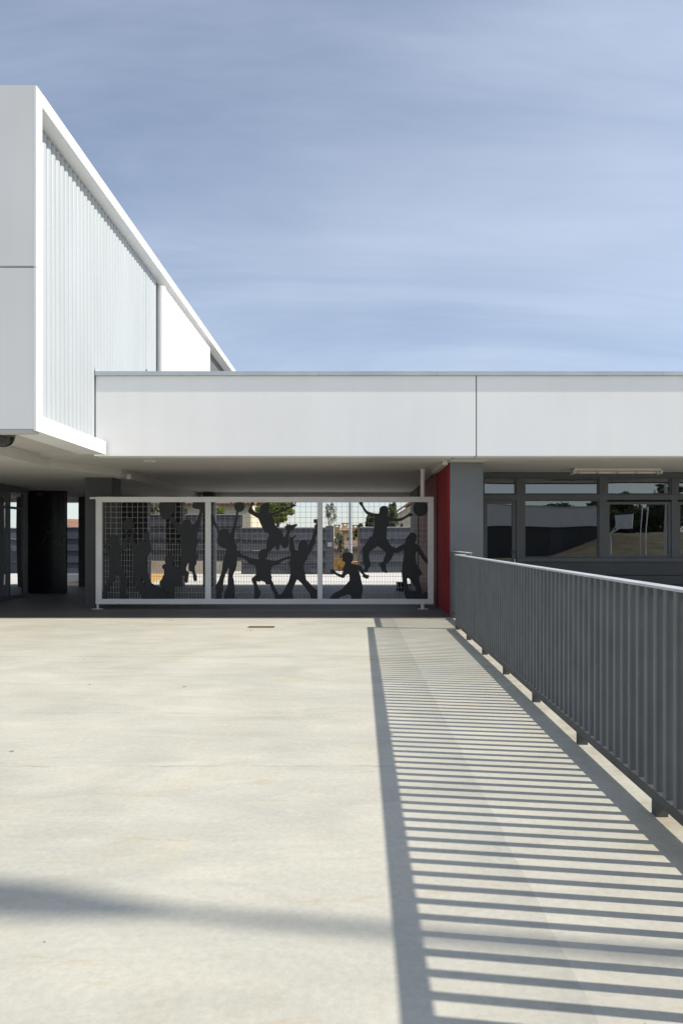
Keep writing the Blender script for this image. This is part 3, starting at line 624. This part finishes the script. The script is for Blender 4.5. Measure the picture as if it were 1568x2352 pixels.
cutout(F, 6, [[(115,260),(120,200),(160,150),(220,135),(290,150),(320,200),(325,280),(315,370),(350,390),(420,410),(500,430),(570,420),(640,400),(710,360),(770,320),(800,290),(850,310),(880,330),(860,370),(775,385),(700,430),(640,470),(560,490),(480,490),(400,485),(330,500),(320,560),(295,620),(285,760),(275,850),(310,940),(360,1010),(400,1065),(450,1060),(475,1100),(470,1150),(440,1230),(400,1330),(340,1400),(270,1460),(270,1570),(295,1640),(290,1670),(240,1650),(180,1610),(150,1540),(110,1490),(105,1460),(200,1400),(220,1340),(250,1240),(260,1200),(190,1130),(130,1090),(80,1055),(0,1110),(-110,1190),(-120,1280),(-100,1390),(-75,1440),(-80,1490),(-130,1560),(-150,1620),(-170,1645),(-220,1640),(-240,1600),(-210,1520),(-250,1450),(-265,1330),(-260,1220),(-275,1140),(-260,1080),(-200,1000),(-120,880),(-110,840),(-50,830),(-20,720),(0,620),(10,480),(20,390),(-60,370),(-130,350),(-190,310),(-240,240),(-290,150),(-340,95),(-345,50),(-265,50),(-255,110),(-210,190),(-160,250),(-90,285),(0,305),(100,310)]], 'dark figure of a child jumping with knees apart', 0.007, B3)
cutout('cutout_ball', 6, [circ(1052, 198, 172)], 'big dark ball in the upper right corner', 0.0, B3)
cutout(F, 6, [[(705,900),(740,850),(790,790),(820,750),(870,740),(930,765),(960,830),(950,920),(920,980),(1000,1030),(1050,1100),(1110,1200),(1180,1310),(1225,1360),(1225,1470),(1150,1410),(1080,1320),(1020,1240),(980,1190),(950,1180),(930,1280),(945,1400),(980,1500),(1030,1570),(1080,1650),(1080,1700),(1020,1740),(1020,1850),(1050,1970),(1080,2070),(1100,2150),(1140,2100),(1225,2100),(1225,2275),(760,2275),(700,2180),(670,2060),(660,1950),(640,1870),(625,1720),(620,1650),(640,1480),(660,1350),(670,1230),(655,1130),(560,1200),(520,1215),(450,1200),(440,1150),(475,1110),(560,1060),(640,1010),(700,990)], [(745,1790),(785,1785),(850,1880),(900,1950),(960,1990),(940,2070),(800,2070),(770,2000),(755,1900)]], 'dark figure of a child in a dress stepping sideways', -0.007, B3)
po = thing('round_post', 'slim pale round post between the gate top and the ceiling', 'post', (gx(971), YG+0.035, 2.1))
tube('shaft', (gx(971), YG+0.035, gz(yo[0])+0.001), (gx(971), YG+0.035, HB-0.02), 0.043, 'gate', po, n=16)
tube('ceiling_flange', (gx(971), YG+0.035, HB-0.0195), (gx(971), YG+0.035, HB-0.009), 0.075, 'gate', po, n=16)
# boxes standing deep in the passage
bx = thing('storage_box', 'black box standing on the passage floor by the red wall', 'box', (1.16, 17.4, 0))
box('body', 1.10, 1.27, 17.4, 17.7, 0.0, 0.19, 'black', bx, 0.006); box('lid', 1.09, 1.28, 17.39, 17.71, 0.19, 0.215, 'black', bx, 0.004)
bx = thing('storage_box', 'small pale grey box beside the black box by the red wall', 'box', (1.40, 17.4, 0))
box('body', 1.36, 1.48, 17.4, 17.6, 0.0, 0.15, 'fence_cap', bx, 0.006); box('lid', 1.355, 1.485, 17.395, 17.605, 0.15, 0.17, 'fence_cap', bx, 0.004)
# rusty drain slot in the terrace
dr = thing('floor_drain', 'narrow rusty drain slot set in the pale concrete', 'drain', (-1.37, 10.15, 0))
dx0, dx1 = px(571, 10.2), px(631, 10.2)
box('frame_bar', dx0, dx1, 10.08, 10.10, -0.01, 0.006, 'rust', dr); box('frame_bar', dx0, dx1, 10.21, 10.23, -0.01, 0.006, 'rust', dr)
for xx in (dx0, dx1-0.02): box('frame_bar', xx, xx+0.02, 10.1005, 10.2095, -0.01, 0.006, 'rust', dr)
box('grate', dx0+0.021, dx1-0.021, 10.102, 10.208, 0.001, 0.004, 'rust', dr)

# ------------------------------------------------------------------ railing
rl = thing('slatted_railing', 'dark grey slatted metal railing running along the right edge of the terrace', 'railing', (1.41, 3.2, 0))
YR0, YR1 = -1.3, 9.92
def rx(y): return 1.413+(y-3.23)*0.009
ang = math.atan(0.009)
RW, RH = 0.080, 1.085
def rail_bar(name, x0, x1, z0, z1, m, ya, yb, par):
    bm = bmesh.new()
    q = [(rx(ya)+x0, ya), (rx(ya)+x1, ya), (rx(yb)+x1, yb), (rx(yb)+x0, yb)]
    A = [bm.verts.new((*p, z0)) for p in q]; B = [bm.verts.new((*p, z1)) for p in q]
    bm.faces.new(A[::-1]); bm.faces.new(B)
    for i in range(4): bm.faces.new((A[i], A[(i+1) % 4], B[(i+1) % 4], B[i]))
    bmesh.ops.bevel(bm, geom=bm.edges[:], offset=0.002, segments=2, affect='EDGES')
    return mobj(name, bm_mesh(bm, name), M[m], par)
rail_bar('top_rail', -0.004, RW+0.004, RH-0.012, RH, 'rail_top', YR0, YR1, rl)
rail_bar('bottom_rail', 0.0, RW, 0.068, 0.116, 'rail_d', YR0, YR1, rl)
def baluster_mesh(h):
    r, a, b = 0.009, RW/2-0.002, 0.0165
    pts = []
    for cx, cy, s in ((a-r, b-r, 0), (-(a-r), b-r, 90), (-(a-r), -(b-r), 180), (a-r, -(b-r), 270)):
        for k in range(4):
            t = R(s+k*30); pts.append((cx+r*math.cos(t), cy+r*math.sin(t)))
    bm = bmesh.new(); n = len(pts)
    A = [bm.verts.new((*p, 0)) for p in pts]; B = [bm.verts.new((*p, h)) for p in pts]
    for i in range(n): bm.faces.new((A[i], A[(i+1) % n], B[(i+1) % n], B[i]))
    bm.faces.new(A[::-1]); bm.faces.new(B)
    me = bm_mesh(bm, 'baluster')
    for p in me.polygons: p.use_smooth = True
    me.set_sharp_from_angle(angle=R(50))
    me.materials.append(M['rail']); return me
bmz = baluster_mesh(RH-0.012-0.116)
legs = [9.88]+[8.86-1.128*k for k in range(10)]
for k in range(110):
    y = 9.88-k*1.128/11
    if y < YR0: break
    o = bpy.data.objects.new('baluster', bmz); o.location = (rx(y)+RW/2, y, 0.116); o.rotation_euler = (0, 0, -ang+random.uniform(-.006, .006)); link(o, rl)
for y in legs:
    if y > YR0: box('leg', rx(y)+0.002, rx(y)+RW-0.02, y-0.025, y+0.025, 0.0, 0.068, 'rail_d', rl, 0.002)
# return piece that jogs right and runs on to the pillar
r2 = thing('railing_return', 'short slatted railing piece joining the long railing to the grey pillar', 'railing', (1.72, 10.6, 0))
XR2 = 1.64
box('top_rail', XR2-0.004, XR2+RW+0.004, 9.925, 11.44, RH+0.018, RH+0.030, 'rail_top', r2, 0.002)
box('top_rail', rx(9.92)+0.002, XR2-0.006, 9.925, 10.005, RH-0.006, RH+0.006, 'rail_top', r2, 0.002)
box('bottom_rail', XR2, XR2+RW, 9.93, 11.44, 0.068, 0.116, 'rail', r2, 0.002)
bmz2 = baluster_mesh(RH+0.018-0.116)
y = 9.99
while y < 11.42:
    o = bpy.data.objects.new('baluster', bmz2); o.location = (XR2+RW/2, y, 0.116); link(o, r2); y += 0.102
for y in (9.99, 11.35): box('leg', XR2+0.004, XR2+RW-0.004, y-0.008, y+0.008, 0, 0.068, 'rail', r2)
box('link_post', rx(9.92)+0.01, rx(9.92)+0.07, 9.935, 9.985, 0, RH-0.007, 'rail', r2, 0.003)

# ------------------------------------------------------------------ far boundary fences
def fence(name, label, x0, x1, Y, z0, rows, rh, posts, group='slate fences beyond the passage'):
    f = thing(name, label, 'fence', ((x0+x1)/2, Y, z0), group)
    for k in range(rows):
        za = z0+k*rh
        prism('slat', [(Y-0.045, za+0.004), (Y-0.035, za+0.004), (Y+0.035, za+rh-0.035), (Y+0.025, za+rh-0.035)][::-1], 'x', x0, x1, 'fence', f)
        box('slat_rail', x0, x1, Y-0.03, Y+0.05, za+rh-0.034, za+rh-0.002, 'fence_cap' if k == rows-1 else 'fence', f)
    for p in posts: box('post', p-0.04, p+0.04, Y+0.051, Y+0.13, z0, z0+rows*rh, 'fence', f)
    return f
fence('slat_fence', 'low dark slat fence at far left behind the glass lobby', -24, px(337, 26)-0.1, 26.1, 0.0, 4, 0.45, [-22, -18, -14, -10])
xb = px(556, 26)
lw = tag(box('low_wall', px(337, 26)-0.05, xb-0.4, 25.9, 26.3, 0, 0.485, 'lowwall', None, 0.01), 'low beige concrete wall beneath the taller slat fence', 'wall')
fence('slat_fence', 'taller slate slat fence standing on the low beige wall', px(337, 26)-0.05, xb, 26.1, 0.487, 4, 0.449, [-7.4, -5.9, -4.35])
fence('slat_fence', 'middle slate slat fence with pale cap left of the gap', xb+0.01, px(764, 25.8), 25.8, 0.0, 4, 0.445, [-3.9, -2.4, -0.9])
ep = thing('fence_end_post', 'broad slate end post with small pale plate beside the fence gap', 'post', (px(757, 25.6), 25.6, 0))
box('shaft', px(748, 25.6), px(766, 25.6), 25.55, 25.66, 0, 1.82, 'fence', ep, 0.006); box('plate', px(752, 25.6), px(762, 25.6), 25.535, 25.548, 1.05, 1.2, 'fence_cap', ep, 0.003)
fence('slat_fence', 'right slate slat fence between the gap and the red wall', px(826, 27), 14, 27.0, 0.0, 4, 0.455, [0.6, 2.1, 5, 8])
gp = thing('gate_post', 'thin rusty brown post at the right side of the fence gap', 'post', (px(823, 26.9), 26.9, 0))
box('shaft', px(820.5, 26.9), px(825.5, 26.9), 26.85, 26.93, 0, 1.80, 'wood', gp, 0.005); box('cap', px(820, 26.9), px(826, 26.9), 26.84, 26.94, 1.80, 1.82, 'wood', gp)

# street lamp pole beyond the fence
def lamp_post(name, label, x, y, z0, h, r, head, neck=0.0, lean=0.0):
    t = thing(name, label, 'street lamp', (x, y, z0))
    tube('pole', (x, y, z0), (x, y+lean, z0+h), r*1.15, 'steel', t, r1=r*0.75, n=16)
    box('base_plate', x-2.2*r, x+2.2*r, y-2.2*r, y+2.2*r, z0, z0+0.03, 'steel', t)
    bm = bmesh.new(); bmesh.ops.create_uvsphere(bm, u_segments=20, v_segments=12, radius=1.0)
    bmesh.ops.scale(bm, vec=head, verts=bm.verts); bmesh.ops.translate(bm, vec=(x, y+lean, z0+h+head[2]*0.6), verts=bm.verts)
    mobj('lamp_head', bm_mesh(bm, 'lamp_head', True), M['steel'], t)
    if neck: tube('neck', (x, y+lean*(1-neck/h), z0+h-neck), (x, y+lean, z0+h+0.1), r*0.8, 'steel', t, r1=head[1]*0.9, n=16)
    return t
lamp_post('street_lamp', 'grey steel lamp pole standing in the fence gap', px(804.5, 33), 33, -0.75, 8.0, 0.078, (0.3, 0.14, 0.12))
lamp_post('street_lamp', 'tall lamp post right of the railing whose shadow crosses the terrace', 12.1, 0.46, 0.0, 11.18, 0.046, (0.15, 0.13, 0.42), neck=0.35, lean=0.18)

# orange barriers
def barrier(label, x0, x1, Y, z0, h):
    t = thing('safety_barrier', label, 'barrier', ((x0+x1)/2, Y, z0), 'orange barriers beyond the fence gap')
    for z in (z0+0.12, z0+h): tube('rail', (x0, Y, z), (x1, Y, z), 0.05, 'orange', t)
    n = 6
    for k in range(n+1):
        xx = x0+(x1-x0)*k/n
        tube('upright' if 0 < k < n else 'post', (xx, Y, z0 if k in (0, n) else z0+0.12), (xx, Y, z0+h), 0.055 if k in (0, n) else 0.035, 'orange', t)
    for xx in (x0, x1): box('foot', xx-0.04, xx+0.04, Y-0.25, Y+0.25, z0-0.1, z0+0.03, 'orange', t)
barrier('orange tubular barrier left of the running figure in the fence gap', -1.25, -0.22, 38.5, -0.86, 1.07)
barrier('orange tubular barrier right of the running figure in the fence gap', -0.12, 0.85, 39.0, -0.95, 0.98)

# ------------------------------------------------------------------ houses
def house(label, x0, x1, y0, y1, z0, ze, zr, wall, roof, ridge='x', ov=0.35, wins=(), chim=()):
    t = thing('house', label, 'house', ((x0+x1)/2, (y0+y1)/2, z0))
    box('wall', x0, x1, y0, y1, z0, ze, wall, t)
    bm = bmesh.new()
    X0, X1, Ya, Yb = x0-ov, x1+ov, y0-ov, y1+ov
    th = 0.14
    def slope(p, q, r_, s):
        lo = [Vector(v) for v in (p, q, r_, s)]; up = [v+Vector((0, 0, th)) for v in lo]
        A = [bm.verts.new(v) for v in lo]; B = [bm.verts.new(v) for v in up]
        bm.faces.new(A[::-1]); bm.faces.new(B)
        for i in range(4): bm.faces.new((A[i], A[(i+1) % 4], B[(i+1) % 4], B[i]))
    if ridge == 'x':
        ym = (y0+y1)/2
        slope((X0, Ya, ze-0.1), (X1, Ya, ze-0.1), (X1, ym, zr), (X0, ym, zr)); slope((X0, ym+0.002, zr), (X1, ym+0.002, zr), (X1, Yb, ze-0.1), (X0, Yb, ze-0.1))
    else:
        xm = (x0+x1)/2
        slope((X0, Ya, ze-0.1), (xm, Ya, zr), (xm, Yb, zr), (X0, Yb, ze-0.1)); slope((xm+0.002, Ya, zr), (X1, Ya, ze-0.1), (X1, Yb, ze-0.1), (xm+0.002, Yb, zr))
    rf = mobj('roof', bm_mesh(bm, 'roof'), M[roof], t)
    if ridge == 'y':
        prism('gable', [(x0, ze), (x1, ze), ((x0+x1)/2, zr-0.12)], 'y', y0+0.02, y0+0.2, wall, t)
    # rounded tile ends along the front eave
    if ridge == 'x':
        bm = bmesh.new(); x = X0+0.1
        while x < X1: addtube(bm, (x, Ya-0.03, ze+0.0), (x, Ya+0.9, ze+0.0+0.93*(zr-ze+0.1)/((Yb-Ya)/2)), 0.09, n=8); x += 0.22
        tag(mobj('eave_tiles', bm_mesh(bm, 'eave_tiles'), M[roof], t), kind='stuff')
    for (a, b, c, d) in wins:
        wd = box('window', a, b, y0-0.03, y0-0.001, c, d, 'wood', t)
        p = box('pane', a+0.05, b-0.05, y0-0.04, y0-0.031, c+0.05, d-0.05, 'black'); p.parent = wd
    for (a, b, h) in chim:
        ch = box('chimney', a-0.28, a+0.28, b-0.25, b+0.25, ze-0.5, h-0.22, wall, t)
        c2 = box('chimney_cap', a-0.36, a+0.36, b-0.33, b+0.33, h-0.08, h, roof); c2.parent = ch
        for s in (-1, 1):
            c2 = box('chimney_pier', a+s*0.2-0.07, a+s*0.2+0.07, b-0.2, b+0.2, h-0.219, h-0.081, wall); c2.parent = ch
    return t
house('cream house with tiled eave behind the taller fence', -13.0, px(576, 36), 36, 43, -1.1, pz(1158, 36), 4.9, 'cream', 'tile', 'x', 0.3, [(px(418, 36), px(430, 36), 1.6, pz(1168, 36)), (-11, -10.2, 0.6, 1.9)])
house('ochre house with chimneys seen through the fence gap', px(789, 62), px(819, 62)+3.0, 62, 70, -6.5, pz(1220, 62), pz(1220, 62)+0.25, 'ochre', 'tile', 'x', 0.3, [(px(797, 62), px(804, 62), pz(1242, 62), pz(1234, 62)), (px(811, 62), px(816, 62), pz(1240, 62), pz(1233, 62))], [(px(816, 63), 62.7, pz(1206, 63)), (px(793, 68), 65.8, pz(1203, 68)), (px(776, 70), 66.2, pz(1207, 70))])
house('low pinkish house with brown roof below the ochre house', px(768, 50)-1, px(830, 50), 50, 57, -5.5, pz(1262, 50), pz(1246, 53.5), 'cream', 'tile_b', 'x', 0.35, [(px(774, 50), px(781, 50), -1.9, -0.8)])
house('beige house with tiled gable roof at the right above the fence', px(912, 42), px(990, 42), 42, 50, -1.6, pz(1180, 42), pz(1150, 42), 'cream', 'tile', 'y', 0.3, [(px(919, 42), px(925, 42), 1.6, 2.3)])
house('terracotta roofed house beyond the left fence', -26, -15.2, 40, 48, -1.5, 1.5, 2.5, 'cream', 'tile', 'x', 0.35, [(-18, -17, 0.4, 1.6)])

# ------------------------------------------------------------------ trees
def tree(name, label, x, y, z0, trunk_h, ctr_z, rad, leaves, size, leafm, bark='bark', tr=0.10, seed=1, clumps=14, dens=0.55, group='trees beyond the fence', cat='tree'):
    rnd = np.random.RandomState(seed)
    t = thing(name, label, cat, (x, y, z0), group)
    bm = bmesh.new()
    top = Vector((x+rnd.uniform(-.1, .1), y, z0+trunk_h))
    addtube(bm, (x, y, z0), top, tr, tr*0.6, 8)
    cc = []
    for k in range(clumps):
        d = rnd.normal(size=3); d /= np.linalg.norm(d); s = rnd.uniform(0.25, 0.92)
        c = np.array([x+d[0]*rad[0]*s, y+d[1]*rad[1]*s, ctr_z+d[2]*rad[2]*s]); cc.append(c)
    for c in cc:
        st = top.lerp(Vector((x, y, z0)), rnd.uniform(0.0, 0.3)) if c[2] > top.z-0.3 else Vector((x, y, max(z0+0.3, min(c[2]-0.2, top.z))))
        mid = st.lerp(Vector(c), 0.55)+Vector((0, 0, 0.06*rad[2]))
        addtube(bm, st, mid, tr*0.36, tr*0.22, 6); addtube(bm, mid, Vector(c), tr*0.22, tr*0.07, 5)
    mobj('trunk', bm_mesh(bm, 'trunk', True), M[bark], t)
    n = leaves; ci = rnd.randint(0, clumps, n)
    cr_ = dens*np.array(rad)
    p = rnd.normal(size=(n, 3)); p /= np.linalg.norm(p, axis=1)[:, None]; p *= (rnd.uniform(0.05, 1, n)**0.5)[:, None]
    ctr = np.array(cc)[ci]+p*cr_*(rnd.uniform(0.55, 1.0, clumps)[ci])[:, None]
    a = rnd.normal(size=(n, 3)); a /= np.linalg.norm(a, axis=1)[:, None]
    b = np.cross(a, rnd.normal(size=(n, 3))); b /= np.linalg.norm(b, axis=1)[:, None]
    s = size*rnd.uniform(0.6, 1.3, n)[:, None]
    v = np.stack([ctr-a*s, ctr+b*s*0.45, ctr+a*s, ctr-b*s*0.45], 1).reshape(-1, 3)
    me = bpy.data.meshes.new('crown'); me.vertices.add(4*n); me.vertices.foreach_set('co', v.ravel())
    me.loops.add(4*n); me.loops.foreach_set('vertex_index', np.arange(4*n)); me.polygons.add(n)
    me.polygons.foreach_set('loop_start', np.arange(n)*4); me.update(calc_edges=True)
    mobj('crown', me, M[leafm], t)
    return t
def T(kind, label, xa, xb, yt, yb, Y, z0, leaves, size, m, **k):
    X0, X1 = px(xa, Y), px(xb, Y); zt, zb = pz(yt, Y), pz(yb, Y)
    rz = (zt-zb)/2; rxx = (X1-X0)/2
    return tree(kind, label, (X0+X1)/2, Y, z0, max(0.4, zb+rz*0.7-z0), zb+rz, (rxx*0.78, rxx*0.78, rz*0.78), leaves, size, m, **k)
T('broadleaf_tree', 'bright lime green leafy tree above the middle fence', 578, 700, 1120, 1214, 34, -0.7, 5200, 0.13, 'leaf_l', seed=2, clumps=26, dens=0.36)
T('broadleaf_tree', 'pale green tree behind the taller fence at the left', 320, 392, 1120, 1190, 33, -0.6, 3000, 0.12, 'leaf_o', seed=3, clumps=16, dens=0.45)
T('olive_tree', 'grey green olive tree standing left of the lamp pole in the gap', 765, 795, 1216, 1272, 44, -1.8, 2600, 0.075, 'leaf_o', seed=4, clumps=16, dens=0.5)
T('slender_tree', 'slender sparse sapling with pale stem left of the fence gap', 738, 776, 1142, 1216, 31, -0.4, 420, 0.055, 'leaf_o', seed=5, clumps=12, dens=0.5, bark='bark_p', tr=0.035)
T('broadleaf_tree', 'round dark green tree right of the lamp pole', 829, 866, 1180, 1226, 62, -5.5, 3200, 0.14, 'leaf_d', seed=6, clumps=14, dens=0.55)
T('bush', 'low dark bush at the foot of the round tree', 812, 842, 1196, 1240, 56, -4.0, 1800, 0.12, 'leaf_d', seed=16, clumps=10, dens=0.55, cat='bush')
T('upright_tree', 'upright yellow green tree beside the tiled gable roof', 886, 916, 1140, 1214, 38, -1.0, 3600, 0.085, 'leaf_m', seed=7, clumps=18, dens=0.45)
T('bush', 'leafy bush under the upright tree behind the right fence', 878, 922, 1190, 1218, 36, -0.8, 1800, 0.08, 'leaf_m', seed=8, clumps=12, dens=0.5, cat='bush')
T('bush', 'golden yellow bush behind the orange barrier in the fence gap', 764, 800, 1284, 1318, 41, -1.4, 1500, 0.08, 'leaf_y', seed=21, clumps=10, dens=0.5, cat='bush')
T('distant_tree', 'small distant dark tree top above the middle fence', 657, 668, 1199, 1222, 95, -7.6, 500, 0.16, 'leaf_d', seed=9, clumps=6, dens=0.6)
T('distant_tree', 'distant dark pine top next to the centre gate bar', 716, 742, 1188, 1222, 80, -7.6, 1200, 0.17, 'leaf_d', seed=10, clumps=10, dens=0.5)
T('palm_shrub', 'spiky yellow green shrub in front of the cream house', 486, 512, 1158, 1196, 31, -0.4, 900, 0.16, 'leaf_l', seed=11, clumps=8, dens=0.5, cat='shrub')
T('broadleaf_tree', 'reddish brown shrub seen through the lobby glass at the left edge', -20, 26, 1165, 1216, 30, -0.3, 2200, 0.1, 'leaf_m', seed=12, clumps=12, dens=0.5)

# ------------------------------------------------------------------ what stands behind the camera (mirrored in the classroom panes)
ob = thing('opposite_pavilion', 'white banded pavilion behind the viewer mirrored in the classroom panes', 'building', (12, -32, 0))
box('wall', 4, 20.3, -38, -30, 0-0.2, 2.32, 'dark_c', ob); box('fascia', 3.6, 20.9, -38.4, -29.6, 2.323, 4.25, 'white', ob, 0.02)
box('door_leaf', 16.2, 17.2, -29.99, -29.96, -0.1, 2.1, 'frame', ob); box('roof_cap', 3.5, 21, -38.5, -29.5, 4.253, 4.33, 'cap', ob)
hp = thing('basketball_hoop', 'white basketball hoop behind the viewer mirrored in a classroom pane', 'basketball hoop', (17.0, -18, 0))
tube('post', (17.0, -18.2, -0.16), (17.0, -18.2, 1.7), 0.06, 'white', hp); tube('arm', (17.0, -18.2, 1.65), (17.85, -18.05, 2.25), 0.05, 'white', hp)
tube('arm', (17.0, -18.2, 1.60), (17.8, -18.05, 2.75), 0.03, 'white', hp)
bb = prism('backboard', [(17.62, -18.55), (17.66, -18.58), (18.22, -17.42), (18.18, -17.39)], 'z', 2.1, 3.05, 'white', hp)
bm = bmesh.new()
for k in range(16):
    a, b = 2*math.pi*k/16, 2*math.pi*(k+1)/16
    addtube(bm, (18.12+0.23*math.cos(a), -18.1+0.23*math.sin(a), 2.2), (18.12+0.23*math.cos(b), -18.1+0.23*math.sin(b), 2.2), 0.014, n=6)
mobj('rim', bm_mesh(bm, 'rim'), M['orange'], hp)
for lab, xx in (('left', 19.05), ('right', 19.45)):
    q = thing('white_pole', f'thin white pole, {lab} one of the pair mirrored in the classroom pane', 'pole', (xx, -18, -0.16), 'white poles behind the viewer')
    tube('shaft', (xx, -18, -0.16), (xx, -18, 3.4), 0.045, 'white', q); tube('cap', (xx, -18, 3.4), (xx, -18, 3.45), 0.06, 'steel', q)
ORD = ['first', 'second', 'third', 'fourth', 'fifth', 'sixth', 'seventh', 'eighth']
for i, (x, y) in enumerate(((22, -47), (25, -40), (28.5, -43), (31, -39), (34.5, -42), (38, -40), (42, -43), (46, -40))):
    tree('broadleaf_tree', f'dark tree on the bank behind the viewer, {ORD[i]} counted rightward from the pavilion', x, y, 1.4, 1.6, 3.6, (2.9, 2.3, 2.3), 3200, 0.36, 'leaf_d', seed=30+i, clumps=14, dens=0.5, group='trees behind the viewer', tr=0.18)
